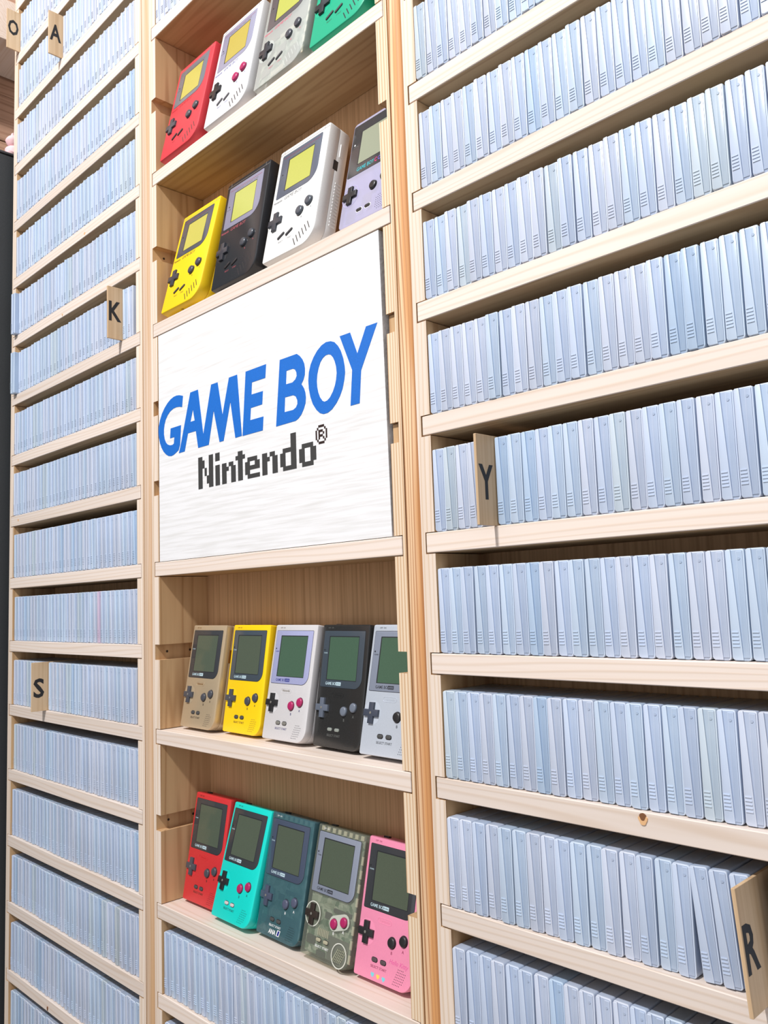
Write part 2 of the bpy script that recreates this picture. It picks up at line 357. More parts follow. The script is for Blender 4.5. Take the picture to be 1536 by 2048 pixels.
# knots in shelf fronts
def knot(part, x, z, w, h, mat, yf=-0.75):
    pts = [(x*P*1000+w*math.cos(a)*(1+0.2*math.sin(3*a)), (Z0+z*P)*1000+h*math.sin(a)) for a in [2*math.pi*k/14 for k in range(14)]]
    part('knot', prism(pts, yf, 1.0), mat)
KM = plastic((120, 78, 48), 0.6); KM2 = plastic((222, 176, 128), 0.6)
knot(pR, 6.735, -10.05, 3.4, 3.6, KM2); knot(pR, 6.735, -10.03, 2.4, 2.6, KM, -0.85)
knot(pL, -1.58, -3.12, 2.6, 2.2, KM2); knot(pL, -2.33, -4.13, 1.6, 1.8, KM2); knot(pL, -2.72, -14.12, 1.6, 3, KM)
knot(pL, -3.95, -7.08, 2.4, 2.0, KM2)

# ------------------------------------------------------------------ sign
sg = empty('sign', W(2.44, 0.1, -8+0.001), 'white wooden sign with blue and black lettering in the middle bay', 'sign')
def sgp(name, me, mat):
    me.transform(Matrix.Translation(-sg.location)); return link(name, me, mat, sg)
bm = bmesh.new()
outl = [(0.470, -7.994), (4.478, -7.994), (4.440, -5+-T-0.004), (0.470, -5-T-0.004)]
add_prism(bm, [(x*P*1000, (Z0+z*P)*1000) for x, z in outl], 0.005*P*1000, 0.09*P*1000, 0.3, 0)
sgp('board', finish(bm, False), W_SIGN)
BLUE = plastic((28, 108, 200), 0.45, speckle=0.1)
BLACK = plastic((62, 62, 62), 0.5, speckle=0.08)
for nm, loops in SIGN_LETTERS:
    me = fill_mesh([[(x*P, Z0+z*P) for x, z in lp] for lp in loops], 0.0002)
    me.transform(Matrix.Translation((0, 0.005*P-0.0001, 0)))
    sgp('letter', me, BLUE)
LOGO = ['##...##.##.............................##.......', '###..##.##........##...................##.......',
        '###..##..........####..................##.......', '##.#.##.##.##.##..##..####..##.##...#####..####.',
        '##.#.##.##.###.##.##.##..##.###.##.##..##.##..##', '##..###.##.##..##.##.######.##..##.##..##.##..##',
        '##..###.##.##..##.##.##.....##..##.##..##.##..##', '##...##.##.##..##.##..#####.##..##..#####..####.']
def cells(rows, x0, z0, cw, ch, c0, c1):
    bm = bmesh.new()
    for r, row in enumerate(rows):
        c = c0
        while c < c1:
            if row[c] != '.':
                e = c
                while e < c1 and row[e] != '.': e += 1
                add_box(bm, (x0+c*cw)*P, (x0+e*cw)*P, 0.005*P-0.00025, 0.005*P+0.0005, Z0+(z0-(r+1)*ch)*P, Z0+(z0-r*ch)*P)
                c = e
            else: c += 1
    me = bpy.data.meshes.new('m'); bm.to_mesh(me); bm.free(); return me
CW, CH = 2.117/48, 0.368/8
for c0, c1 in ((0, 7), (7, 10), (10, 17), (17, 21), (21, 27), (27, 34), (34, 41), (41, 48)):
    sgp('letter', cells(LOGO, 1.361, -6.842, CW, CH, c0, c1), BLACK)
RB = [format(v, '08b').replace('0', '.') for v in (0x3C, 0x42, 0xB9, 0xA5, 0xB9, 0xA5, 0x42, 0x3C)]
sgp('registered_mark', cells(RB, 3.476, -6.835, 0.0216, 0.0233, 0, 8), plastic((48, 32, 30), 0.5))

# ------------------------------------------------------------------ cartridge cases
CWD, CHT, CDP = 12.7, 74.0, 64.0
def case_parts():
    bm = bmesh.new()
    add_prism(bm, rrect(0, 0, CWD, CHT, 2.6, 2.6, 1.6, 1.6, 3), 0.9, CDP, 0.8, 0.6)
    add_prism(bm, rrect(7.6, 2.2, 11.6, CHT-1.6, 0, 0, 0, 0), 0.3, 1.2, 0.2, 0)       # right rim
    add_prism(bm, [(9.2+1.1*math.cos(a), 67.5+1.1*math.sin(a)) for a in [k*math.pi/3 for k in range(6)]], 0.0, 0.6)
    body = finish(bm, True, 40)
    bm = bmesh.new()
    add_prism(bm, [(0.5, 2.6), (1.1, 1.2), (2.6, 0.6), (7.6, 0.6), (4.0, CHT-0.4), (1.3, CHT-0.4), (0.5, CHT-1.2)], -0.4, 1.5, 0.5, 0)
    for k in range(5):
        z = 9.6+k*2.35; w = 7.4-(z/CHT)*3.6
        add_box(bm, 0.0012, (w-0.9)*0.001, -0.0009, 0.0, (z-0.35)*0.001, (z+0.35)*0.001)
    spine = finish(bm, True, 40)
    return body, spine
BODY, SPINE = case_parts()
BODY.materials.append(C_BODY); SPINE.materials.append(C_SPINE)
for me_ in (BODY, SPINE):
    me_.materials.append(C_EDGE_GLINT)
    for p_ in me_.polygons:
        if p_.center.y < 0.002 and 0.15 < -p_.normal.y < 0.97 and (p_.normal.z > 0.2 or abs(p_.normal.x) > 0.2): p_.material_index = 1
    me_.update()
BODY.name = 'cartridge_case'; SPINE.name = 'spine'
ORD = 'first second third fourth fifth sixth seventh eighth ninth tenth eleventh twelfth thirteenth fourteenth fifteenth sixteenth seventeenth eighteenth nineteenth twentieth twenty-first twenty-second twenty-third twenty-fourth twenty-fifth twenty-sixth twenty-seventh twenty-eighth twenty-ninth thirtieth thirty-first thirty-second thirty-third thirty-fourth thirty-fifth'.split()
R_TO_CAM = CR; CAMP = cam.matrix_world.translation.copy()
def proj(v):
    d = v-CAMP
    c = [sum(CR[i][k]*d[k] for k in range(3)) for i in range(3)]
    if c[2] < 0.02: return None
    return 768+1676.05*c[0]/c[2], 1024+1676.05*c[1]/c[2]
DIV = {('L', -1): (-4.114, 'O'), ('L', 0): (-2.388, 'A'), ('L', 5): (-0.445, 'K'), ('L', 10): (-2.841, 'S'), ('R', 8): (5.643, 'Y'), ('R', 11): (7.47, 'R')}
rows = []
for l in range(-2, 16): rows.append(('L', l, -4.155, -0.095))
for l in (1, 13, 14, 15): rows.append(('C', l, 0.47, 4.49))
for l in range(3, 14): rows.append(('R', l, 4.991, 9.0))
def rowname(b, l):
    if b == 'C':
        return {1: 'top row of the middle bay', 13: 'row under the red handheld', 14: 'second row under the red handheld', 15: 'third row under the red handheld'}[l]
    ch, base, bay = ('Y', 8, 'right bay') if b == 'R' else ('S', 10, 'left bay')
    if b == 'R' and l >= 11: ch, base = 'R', 11
    d = l-base; n = abs(d)
    if d == 0: return '%s divider row, %s' % (ch, bay)
    if n == 1: return 'row %s the %s divider, %s' % ('below' if d > 0 else 'above', ch, bay)
    return '%s row %s the %s divider, %s' % (ORD[n-1], 'below' if d > 0 else 'above', ch, bay)
cases = []
for b, l, x0, x1 in rows:
    items = []          # (x, y, lean, before)
    dv = DIV.get((b, l)); x = x0; n = 0; gap_done = False
    pitch = 0.1262 if b == 'R' else 0.1255
    if b == 'L' and l in (-1,): x = dv[0]+0.012; gap_done = True
    while x + 0.1205 < x1:
        if dv and not gap_done and x+0.1205 > dv[0]-0.03+ (0.0 if b == 'R' and l == 11 else 0.0):
            x = dv[0]+0.006; gap_done = True
            continue
        y = (0.004 if l <= 8 else (0.005+min(0.055, 0.022*max(0, x-5))) if b == 'R' else 0.03)+rnd.uniform(-0.01, 0.01); lean = 0.0
        items.append([x, y, lean]); x += pitch+rnd.choice((0, 0, 0, 0.002, -0.004, 0.004))*0.6 + 0.0002
        if b == 'L' and rnd.random() < 0.02: x += 0.012
    if b == 'L' and l in (4, 5): items[0][1] = -0.075; items[0][2] = 0.0
    if b == 'R' and l == 11:
        # the three cases in front of the R divider lean to the left with it
        xs = [i for i in items if i[0] < 7.40]
        for i in xs[-3:]: i[2] = -4.3; i[0] += 0.035
        for i in items:
            if i[0] > 7.45: i[0] += 0.02
    elif b == 'R' or True:
        ln = rnd.uniform(-0.25, 0.25)
    for k, (x, y, lean) in enumerate(items):
        c = W(x+0.06, y, -l+0.35)
        q = proj(c); area = 0; vis = False
        if q:
            d = (c-CAMP).length; area = 1.0/d/d
            q1 = proj(W(x+0.02, y, -l+0.69)); q2 = proj(W(x+0.1, y, -l+0.02))
            ys = (q1[1], q2[1])
            h = min(2048, max(ys))-max(0, min(ys)); wpx = abs(q2[0]-q1[0])+4
            vis = h > 4 and -8 < min(q1[0], q2[0]) and max(q1[0], q2[0]) < 1575
            area = max(0, h)*wpx if vis else 0
            if b == 'C' and l == 1 and x > 1.0: area = 0
            if area > 0 and min(q1[0], q2[0]) > 1530: area = 0
        r = rnd.random()
        t = rnd.uniform(0.90, 1.0)
        if r < 0.24: tint = (0.92*t, 0.98*t, 1.02*t)
        elif r < 0.58: tint = (1.0*t, 0.98*t, 1.0*t)
        elif r < 0.62: tint = (0.80*t, 0.91*t, 1.0*t)
        elif r < 0.65: tint = (0.94*t, 0.97*t, 0.93*t)
        else: tint = (0.94*t, 0.97*t, 1.03*t)
        look = ''
        if b == 'L' and l == 9 and abs(x+1.20) < 0.065: tint = (1.05, 0.78, 0.84); look = 'pinkish'
        if b == 'L' and l == 13 and abs(x+0.80) < 0.065: tint = (0.84, 0.83, 0.76); look = 'yellowed'
        cases.append(dict(b=b, l=l, k=k, n=len(items), x=x, y=y, lean=lean, area=area, tint=tint, look=look))
cases.sort(key=lambda c: -c['area'])
own = cases[:300]; far = cases[300:]
own.sort(key=lambda c: (c['b'], c['l'], c['k']))
first = True
for c in own:
    o = bpy.data.objects.new('cartridge_case', BODY); s = bpy.data.objects.new('spine', SPINE)
    COL.objects.link(o); COL.objects.link(s); s.parent = o
    o.location = W(c['x'], c['y'], -c['l'])+Vector((0, 0, 0.0002)); o.rotation_euler = (0, math.radians(c['lean']), 0)
    col = (c['tint'][0], c['tint'][1], c['tint'][2], 1.0); o.color = col; s.color = col
    if c['b'] == 'L': pos = '%s clear case from the right end, %s' % (ORD[c['n']-c['k']-1], rowname('L', c['l']))
    else: pos = '%s clear case from the left, %s' % (ORD[c['k']], rowname(c['b'], c['l']))
    if c['look']: pos = c['look']+' '+pos
    tag(o, pos, 'cartridge case', 'clear cases in the '+rowname(c['b'], c['l']))
# everything else of the same kind, farther away, as one object
def mesh_tris(me):
    vs = [tuple(v.co) for v in me.vertices]; fs = [tuple(p.vertices) for p in me.polygons]; return vs, fs
bv, bf = mesh_tris(BODY); sv, sf = mesh_tris(SPINE)
bm_ = [p.material_index for p in BODY.polygons]; sm_ = [p.material_index for p in SPINE.polygons]
V = []; F = []; MI = []; CO = []
for c in far:
    o3 = W(c['x'], c['y'], -c['l'])+Vector((0, 0, 0.0002))
    for (vs, fs, mi) in ((bv, bf, 0), (sv, sf, 1)):
        b0 = len(V)
        V += [(v[0]+o3.x, v[1]+o3.y, v[2]+o3.z) for v in vs]
        F += [tuple(i+b0 for i in f) for f in fs]; MI += [2 if q else mi for q in (bm_ if mi == 0 else sm_)]
        CO += [c['tint'][0], c['tint'][1], c['tint'][2], 1.0]*len(vs)
me = bpy.data.meshes.new('cartridge_cases'); me.from_pydata(V, [], F)
me.materials.append(C_BODY_S); me.materials.append(C_SPINE_S); me.materials.append(C_EDGE_GLINT_S)
me.polygons.foreach_set('material_index', MI)
ca = me.color_attributes.new('tint', 'FLOAT_COLOR', 'POINT'); ca.data.foreach_set('color', CO)
o = bpy.data.objects.new('cartridge_cases', me); COL.objects.link(o); o['kind'] = 'stuff'
tag(o, 'the smaller, farther clear plastic cases filling the remaining shelf rows', 'cartridge cases')

# ------------------------------------------------------------------ letter dividers
for (b, l), (x, ch) in DIV.items():
    w = {'O': 'left-edge divider board sticking out with a black letter O, above the A one',
         'A': 'thin wooden divider board with a black letter A at the upper left',
         'K': 'thin wooden divider board with a black letter K near the left post',
         'S': 'thin wooden divider board with a black letter S in the left bay',
         'Y': 'thin wooden divider board with a black letter Y in the right bay',
         'R': 'leaning wooden divider board with a black letter R at the right edge'}[ch]
    d = empty('letter_divider', W(x-0.012, 0.2, -l)+Vector((0, 0, 0.0002)), w, 'divider', 'lettered wooden dividers')
    link('board', box(-0.0013, 0.0013, (-0.213-0.2)*P, 0.40*P, 0.0, 0.708*P, 0.0002), W_PLY, d)
    me = text_mesh(ch, 27.5 if ch != 'K' else 27.0, 0, 0, 0, off=0.035, ext=0.00008, sx=0.92 if ch in 'OA' else 0.95)
    me = me.copy()
    cx = sum((v.co.x for v in me.vertices))/len(me.vertices)
    xs = [v.co.x for v in me.vertices]; cx = (min(xs)+max(xs))/2; zs = [v.co.z for v in me.vertices]; cz = (min(zs)+max(zs))/2
    sc = min(1.0, 0.0185/(max(xs)-min(xs)))
    me.transform(Matrix.Diagonal((sc, 1, 1, 1)) @ Matrix.Translation((-cx, 0, -cz)))
    me.transform(Matrix.Rotation(math.radians(90), 4, 'Z'))
    hz = {'Y': 0.335, 'K': 0.375, 'S': 0.335, 'O': 0.395, 'A': 0.37, 'R': 0.36}[ch]
    me.transform(Matrix.Translation((0.00136, (-0.108-0.2)*P, hz*P)))
    link('letter', me, INK, d)
    if ch == 'R': d.rotation_euler = (0, math.radians(-4.6), 0)

# ------------------------------------------------------------------ handheld consoles
def place(kind, lab, pose, lvl, Tm, Wm):
    x, y, th, yaw = pose; th = math.radians(th); yaw = math.radians(yaw)
    # face bottom-left edge at (x, y); the rear bottom edge rests on the shelf
    r = empty(kind, (0, 0, 0), lab, 'game console', 'handheld consoles on the middle shelves')
    Rz = Matrix.Rotation(yaw, 4, 'Z'); Rx = Matrix.Rotation(-th, 4, 'X')
    rb = Vector((x*P, y*P+Tm*0.001*math.cos(th), 0))
    base = Vector((x*P, y*P, 0)) + Rz @ Vector((Wm/2*0.001, Tm*0.001*math.cos(th), 0))
    r.matrix_world = Matrix.Translation((base.x, base.y, Z0-lvl*P+0.0003)) @ Rz @ Rx
    off = Matrix.Translation((-Wm/2*0.001, -Tm*0.001, 0))
    def part(name, me, mat, parent=None):
        if me.users > 0: me = me.copy()
        me.transform(off); return link(name, me, mat, parent or r)
    return r, part
def cross(cx, cz, s, w):
    a, b = s/2, w/2
    return [(cx-b, cz-a), (cx+b, cz-a), (cx+b, cz-b), (cx+a, cz-b), (cx+a, cz+b), (cx+b, cz+b), (cx+b, cz+a), (cx-b, cz+a), (cx-b, cz+b), (cx-a, cz+b), (cx-a, cz-b), (cx-b, cz-b)]
def dome(cx, cz, r, h, y=0.0):
    bm = bmesh.new(); n = 24; L = []
    for rr, hh in ((r, 0), (r, h*0.6), (r*0.9, h*0.88), (r*0.6, h)):
        L.append([bm.verts.new(((cx+rr*math.cos(2*math.pi*k/n))*.001, (y-hh)*.001, (cz+rr*math.sin(2*math.pi*k/n))*.001)) for k in range(n)])
    for a, b in zip(L, L[1:]):
        for i in range(n): bm.faces.new((a[i], a[(i+1) % n], b[(i+1) % n], b[i]))
    bm.faces.new(L[-1]); bm.faces.new(L[0])
    return finish(bm, True, 50)
def dpad(part, cx, cz, s, w, mat):
    bm = bmesh.new(); add_prism(bm, cross(cx, cz, s, w), -2.6, 0.3, 0.7, 0)
    d = part('direction_pad', finish(bm, True, 30), mat)
    return d
def union_poly_mesh(polys, y0, y1, b=0.0):
    bm = bmesh.new()
    for q in polys: add_prism(bm, q, y0, y1, b, 0)
    return finish(bm, True, 30)
LCD_DARK = plastic((82, 92, 78), 0.12, speckle=0.06)
LCD_GREEN = plastic((72, 98, 80), 0.12, speckle=0.06)
LCD_YEL = plastic((180, 184, 92), 0.2)
LCD_OCHRE = plastic((190, 180, 92), 0.2)
LCD_GREY = plastic((150, 156, 136), 0.15)
EDGE = plastic((44, 46, 50), 0.3)
GREYBTN = plastic((72, 74, 82), 0.3); MAG = plastic((170, 40, 95), 0.3); BLKBTN = plastic((40, 40, 42), 0.35)
RUB = plastic((120, 118, 112), 0.6); RUBD = plastic((70, 70, 70), 0.6)
PCB = board_mat('circuit_board', (70, 100, 78), (176, 180, 166), 190)
METAL = plastic((150, 150, 145), 0.3, metal=0.6)

def pocket(lab, pose, lvl, shell, bezel, lcd, logo, pad, btn, sel, ink, clear=None, oval=True, side=None):
    Wd, H, Tm = 77.6, 127.6, 21.5
    r, part = place('handheld_console', lab, pose, lvl, Tm, Wd)
    ol = rrect(0, 0, Wd, H, 2.2, 15, 2.2, 2.2)
    part('front_shell', prism(ol, 0, 9.6, 1.6, 0.25), shell)
    part('back_shell', prism(ol, 9.9, Tm, 0.25, 2.4), shell)
    if clear:
        part('circuit_board', prism(rrect(4, 4, Wd-4, H-6, 1, 12, 1, 1), 2.6, 4.2), PCB)
        part('metal_shield', prism(rrect(40, 4, 72, 26, 1, 10, 1, 1), 1.9, 2.6), METAL)
        part('speaker', prism(circle(61, 12, 10, 24), 1.2, 1.9, 0.3), METAL)
        part('chip', union_poly_mesh([rrect(6, 12, 20, 20, 1, 1, 1, 1), rrect(24, 4, 38, 9, 1, 1, 1, 1), rrect(30, 40, 40, 46, 1, 1, 1, 1), rrect(42, 48, 70, 52, 1, 1, 1, 1)], 1.6, 2.6), RUBD)
        part('solder_pads', union_poly_mesh([rrect(4+9.1*i, 121.5, 9+9.1*i, 126, 0, 0, 0, 0) for i in range(8)]+[rrect(73, 8+13*i, 76, 16+13*i, 0, 0, 0, 0) for i in range(8)]+[rrect(22+2.6*i, 22, 23.4+2.6*i, 29, 0, 0, 0, 0) for i in range(7)], 1.6, 2.6), plastic((205, 196, 176), 0.4))
        if clear == 'light':
            def ringm(cx, cz, r0, r1, n=32): return fill_mesh([[(a*.001, b*.001) for a, b in circle(cx, cz, r0, n)], [(a*.001, b*.001) for a, b in circle(cx, cz, r1, n)]], 0.00025)
            WH = plastic((214, 214, 204), 0.3)
            part('pad_ring', ringm(12.3, 40, 12.2, 11.2), WH); part('speaker_ring', ringm(61, 12, 11.6, 10.6), WH)
            part('button_surround', fill_mesh([[(a*.001, b*.001) for a, b in pill(55, 41, 31, 14.5, 17, 7)]], 0.0001), plastic((188, 192, 180), 0.4))
            part('speaker_lattice', union_poly_mesh([pill(61-6+2.4*i, 12, 15, 1.0, 60, 2) for i in range(6)], 0.3, 0.9), plastic((196, 192, 170), 0.4))
    bz = part('screen_lens', prism(rrect(4.2, 61.5, 71.4, 120.6, 1.5, 11, 1.2, 1.2), -0.35, 0.5, 0.25), bezel)
    part('lens_edge', prism(rrect(3.8, 61.1, 71.8, 121.0, 1.7, 11.3, 1.4, 1.4), -0.1, 0.5), EDGE, bz)
    part('display_shadow', prism(rrect(13.4, 69.0, 62.9, 115.2, .3, .3, .3, .3), -0.42, 0.2), EDGE, bz)  # flat dark border painting the shadow at the display's left and top
    part('display', prism(rrect(14.8, 69.6, 62.4, 114.2, .3, .3, .3, .3), -0.48, 0.2), lcd, bz)
    part('lettering', text_mesh('GAME BOY', 3.0, 13.0, 63.9, -0.42, shear=0.0, off=0.01, align='LEFT', sx=0.92), logo, bz)
    part('pocket_badge', prism(rrect(30.4, 63.7, 38.8, 67.2, .3, .3, .3, .3), -0.45, 0.2), logo, bz)
    part('badge_lettering', text_mesh('pocket', 1.7, 34.6, 64.8, -0.5, sx=1.0), bezel, bz)
    part('battery_lamp', prism(circle(6.8, 100.2, 0.9, 10), -0.5, 0.1), EDGE, bz)
    part('lettering', text_mesh('POWER', 1.3, 9.2, 96.4, -0.42, sx=0.9), logo, bz)
    if oval:
        op = pill(35, 54, 19, 5.0, 0, 6); ip = pill(35, 54, 18.2, 4.2, 0, 6)
        me = fill_mesh([[(a*.001, b*.001) for a, b in op], [(a*.001, b*.001) for a, b in ip]], 0.0002)
        ov = part('name_oval', me, shell)
        part('lettering', text_mesh('Nintendo', 2.4, 35, 52.9, -0.12), side or shell, ov)
    part('direction_well', prism(circle(12.3, 40.0, 12.0, 28), -0.08, 0.2), shell)
    dpad(part, 12.3, 40.0, 20.6, 6.8, pad)
    part('pad_dimple', dome(12.3, 40.0, 1.3, 0.25, -2.6), RUB)
    for nm, cx, cz in (('b_button', 47.6, 38.2), ('a_button', 62.4, 42.8)):
        part('button_ring', prism(circle(cx, cz, 5.4, 24), -0.1, 0.2), EDGE)
        part(nm, dome(cx, cz, 4.8, 2.4), btn)
    for nm, cx in (('select_button', 27.2), ('start_button', 38.9)):
        part('button_ring', prism(pill(cx, 18.7, 8.6, 4.6), -0.08, 0.2), EDGE)
        part(nm, prism(pill(cx, 18.7, 7.4, 3.4), -1.0, 0.2, 0.5), sel)
    part('lettering', text_mesh('SELECT START', 2.2, 33.4, 11.7, -0.05, off=0.01, sx=1.05), ink)
    part('lettering', text_mesh('B', 2.6, 48.2, 28.2, -0.05, off=0.02), ink)
    part('lettering', text_mesh('A', 2.6, 62.6, 32.6, -0.05, off=0.02), ink)
    part('lettering', text_mesh('OFF  ON', 1.6, 14, 123.2, -0.05), side or ink)
    bm = bmesh.new()
    for j in range(7):
        n = 6 if j not in (0, 6) else 5
        for i in range(n):
            if j == 6 and i == 4: continue
            cx = 53.8+i*2.05+j*0.92; cz = 4.6+j*2.25
            if cx > 71: continue
            bmesh.ops.create_circle(bm, cap_ends=True, radius=0.00046, segments=6, matrix=Matrix.Translation((cx*.001, -0.00006, cz*.001)) @ Matrix.Rotation(math.radians(90), 4, 'X'))
    part('speaker_holes', finish(bm, False), EDGE)
    part('power_switch', prism(rrect(12, H-0.2, 19, H+1.4, .3, .3, .5, .5), 8, 12, 0.3), EDGE)
    bm = bmesh.new(); add_box(bm, (Wd-0.3)*.001, (Wd+0.15)*.001, 0.0085, 0.015, 0.082, 0.098, 0.0002)
    part('side_port', finish(bm, False), side or EDGE)
    return r
def classic(lab, pose, lvl, shell, bezel, lcd, ink, pad, btn, sel, stripe=None, clear=None, text='Nintendo GAME BOY'):
    Wd, H, Tm = 90, 148, 31.0
    r, part = place('handheld_console', lab, pose, lvl, Tm, Wd)
    ol = rrect(0, 0, Wd, H, 3.0, 21, 3.0, 3.0)
    part('front_shell', prism(ol, 0, 14.6, 2.0, 0.3), shell)
    part('back_shell', prism(ol, 15.0, Tm, 0.3, 4.0), shell)
    if clear:
        part('circuit_board', prism(rrect(5, 5, Wd-5, H-8, 1, 18, 1, 1), 3.2, 4.8), PCB)
        part('speaker', prism(circle(68, 16, 13, 28), 1.6, 3.0, 0.3), METAL)
        part('metal_shield', prism(rrect(8, 60, 82, 84, 1, 1, 1, 1), 2.4, 3.1), METAL)
        part('chip', union_poly_mesh([rrect(10, 14, 26, 26, 1, 1, 1, 1), rrect(34, 34, 50, 46, 1, 1, 1, 1)], 2.4, 3.2), RUB)
        part('solder_pads', union_poly_mesh([rrect(84, 8+14*i, 87.5, 17+14*i, 0, 0, 0, 0) for i in range(9)]+[rrect(30+3*i, 6, 31.8+3*i, 13, 0, 0, 0, 0) for i in range(8)]+[rrect(36+2.6*i, 56, 37.6+2.6*i, 62, 0, 0, 0, 0) for i in range(12)], 2.2, 3.2), plastic((210, 204, 186), 0.4))
    bm = bmesh.new()
    for x0, x1, z0, z1 in ((1.2, Wd-1.2, 137.0+5.2, 142.8), (8.5, 9.2, 142.8, 147.2), (Wd-9.2, Wd-8.5, 142.8, 147.2)):
        add_box(bm, x0*.001, x1*.001, -0.00004, 0.0003, z0*.001, z1*.001)
    part('groove', finish(bm, False), plastic((120, 112, 108), 0.6) if not clear else shell)
    bz = part('screen_lens', prism(rrect(6.9, 80.6, 79.0, 139.6, 2.0, 17, 2.0, 2.0), -0.4, 0.5, 0.3), bezel)
    part('display_shadow', prism(rrect(20.6, 87.4, 67.2, 129.6, .3, .3, .3, .3), -0.46, 0.2), EDGE, bz)  # dark plate in place of the shadow round a sunken display
    part('display', prism(rrect(22.4, 88.0, 66.8, 128.4, .3, .3, .3, .3), -0.52, 0.2), lcd, bz)
    STR = plastic((150, 60, 90), 0.4) if stripe is None else stripe
    part('stripe', prism(rrect(10, 134.4, 76, 134.9, 0, 0, 0, 0), -0.46, 0.1), STR, bz)
    part('lettering', text_mesh('DOT MATRIX WITH STEREO SOUND', 1.9, 46, 131.0, -0.46), RUB, bz)
    part('battery_lamp', prism(circle(12.5, 112, 1.1, 10), -0.5, 0.1), EDGE, bz)
    part('lettering', text_mesh('BATTERY', 1.5, 13.2, 107, -0.46), RUB, bz)
    part('lettering', text_mesh('Nintendo', 3.0, 4.0, 74.8, -0.05, off=0.02, align='LEFT', sx=0.95), ink)
    part('lettering', text_mesh('GAME BOY', 4.2, 23.0, 74.8, -0.05, shear=0.25, off=0.0, align='LEFT', sx=1.05), ink)
    part('direction_well', prism(circle(14.8, 48.6, 14.2, 28), -0.08, 0.2), shell)
    dpad(part, 14.8, 48.6, 23.6, 7.8, pad)
    for nm, cx, cz in (('b_button', 59.0, 46.6), ('a_button', 73.4, 53.6)):
        part('button_ring', prism(circle(cx, cz, 6.2, 24), -0.1, 0.2), EDGE if not clear else shell)
        part(nm, dome(cx, cz, 5.6, 3.2), btn)
    part('lettering', text_mesh('B', 2.2, 63.0, 36.6, -0.05, off=0.01), ink)
    part('lettering', text_mesh('A', 2.2, 77.8, 43.6, -0.05, off=0.01), ink)
    for nm, cx in (('select_button', 30.2), ('start_button', 44.8)):
        part(nm, prism(pill(cx, 25.6, 12.5, 3.2, 26), -1.2, 0.2, 0.5), sel)
    part('lettering', text_mesh('SELECT', 1.8, 30.5, 17.2, -0.05), ink)
    part('lettering', text_mesh('START', 1.8, 46, 17.6, -0.05), ink)
    bm = bmesh.new()
    for j in range(6):
        t = j/5.0; cx = 56.9+t*22.0; cz = 8.65+t*13.3
        add_prism(bm, pill(cx, cz, 12.0, 1.25, -61.5, 3), -0.06, 0.2)
    part('speaker_slots', finish(bm, False), EDGE if not clear else shell)
    part('headphone_jack', prism(circle(0, 0, 2.6, 14), 0, 0.3), EDGE).data.transform(off_jack(Wd, Tm))
    # right-hand side: volume wheel, link port, grip ribs
    bm = bmesh.new(); add_box(bm, (Wd-0.4)*.001, (Wd+0.9)*.001, 0.018, 0.0215, 0.112, 0.129, 0.0005)
    part('volume_wheel', finish(bm, False), shell)
    bm = bmesh.new(); add_box(bm, (Wd-0.4)*.001, (Wd+0.08)*.001, 0.012, 0.0185, 0.094, 0.106)
    part('side_port', finish(bm, False), EDGE)
    bm = bmesh.new()
    for j in range(14):
        add_box(bm, (Wd-0.3)*.001, (Wd+0.5)*.001, 0.0185, 0.027, (26+j*4.0)*.001, (28.2+j*4.0)*.001, 0.0003)
    part('grip_ribs', finish(bm, False), shell)
    return r
def off_jack(Wd, Tm):
    return Matrix.Translation((-0.0*Wd, 0, 0)) @ Matrix.Translation((-Wd/2*.001+0.040, -Tm*.001+0.010, 0.0)) @ Matrix.Rotation(math.radians(90), 4, 'X') @ Matrix.Translation((Wd/2*.001, Tm*.001, 0)) @ Matrix.Translation((0, 0, 0))

BZD = plastic((70, 80, 90), 0.14, spec=0.6)
BZK = plastic((62, 64, 68), 0.12, spec=0.6)
BZL = plastic((164, 168, 206), 0.2)
BZS = plastic((150, 158, 176), 0.2, metal=0.2)
LG = plastic((190, 215, 225), 0.4); LGB = plastic((60, 66, 140), 0.4); LGK = plastic((60, 62, 70), 0.4)
INKD = plastic((60, 50, 40), 0.5); INKW = plastic((235, 235, 235), 0.5); INKF = plastic((96, 98, 96), 0.5)
pocket('gold-beige pocket handheld leaning at the left end of its shelf', (0.601, 0.180, 10.2, -1.2), 10,
       plastic((196, 176, 146), 0.34, metal=0.35), BZK, LCD_DARK, LG, GREYBTN, GREYBTN, RUBD, INKD, side=plastic((150, 104, 50), 0.35, metal=0.3))
pocket('yellow pocket handheld between the gold and the pale grey ones', (1.385, 0.255, 9.0, -1.3), 10,
       plastic((250, 208, 20), 0.38), BZD, LCD_DARK, LG, GREYBTN, GREYBTN, RUBD, INKD, oval=False, side=plastic((120, 80, 40), 0.5))
pocket('pale grey pocket handheld with magenta buttons and lilac screen frame', (2.208, 0.205, 11.0, -1.2), 10,
       plastic((206, 204, 206), 0.45), BZL, LCD_GREEN, LGB, BLKBTN, MAG, RUB, plastic((60, 60, 110), 0.5), side=plastic((120, 108, 92), 0.5))
pocket('glossy black pocket handheld with grey buttons, fourth on its shelf', (2.995, 0.255, 8.9, -2.3), 10,
       plastic((46, 46, 46), 0.2, speckle=0.15), BZD, LCD_GREEN, LG, plastic((96, 104, 118), 0.3), plastic((110, 118, 132), 0.3), plastic((140, 146, 140), 0.5), INKF)
pocket('silver-white pocket handheld partly hidden by the striped post', (3.772, 0.170, 12.2, 0), 10,
       plastic((198, 206, 218), 0.3, metal=0.15), BZS, LCD_GREEN, LGK, plastic((66, 72, 86), 0.3), BLKBTN, RUBD, plastic((60, 62, 66), 0.5))
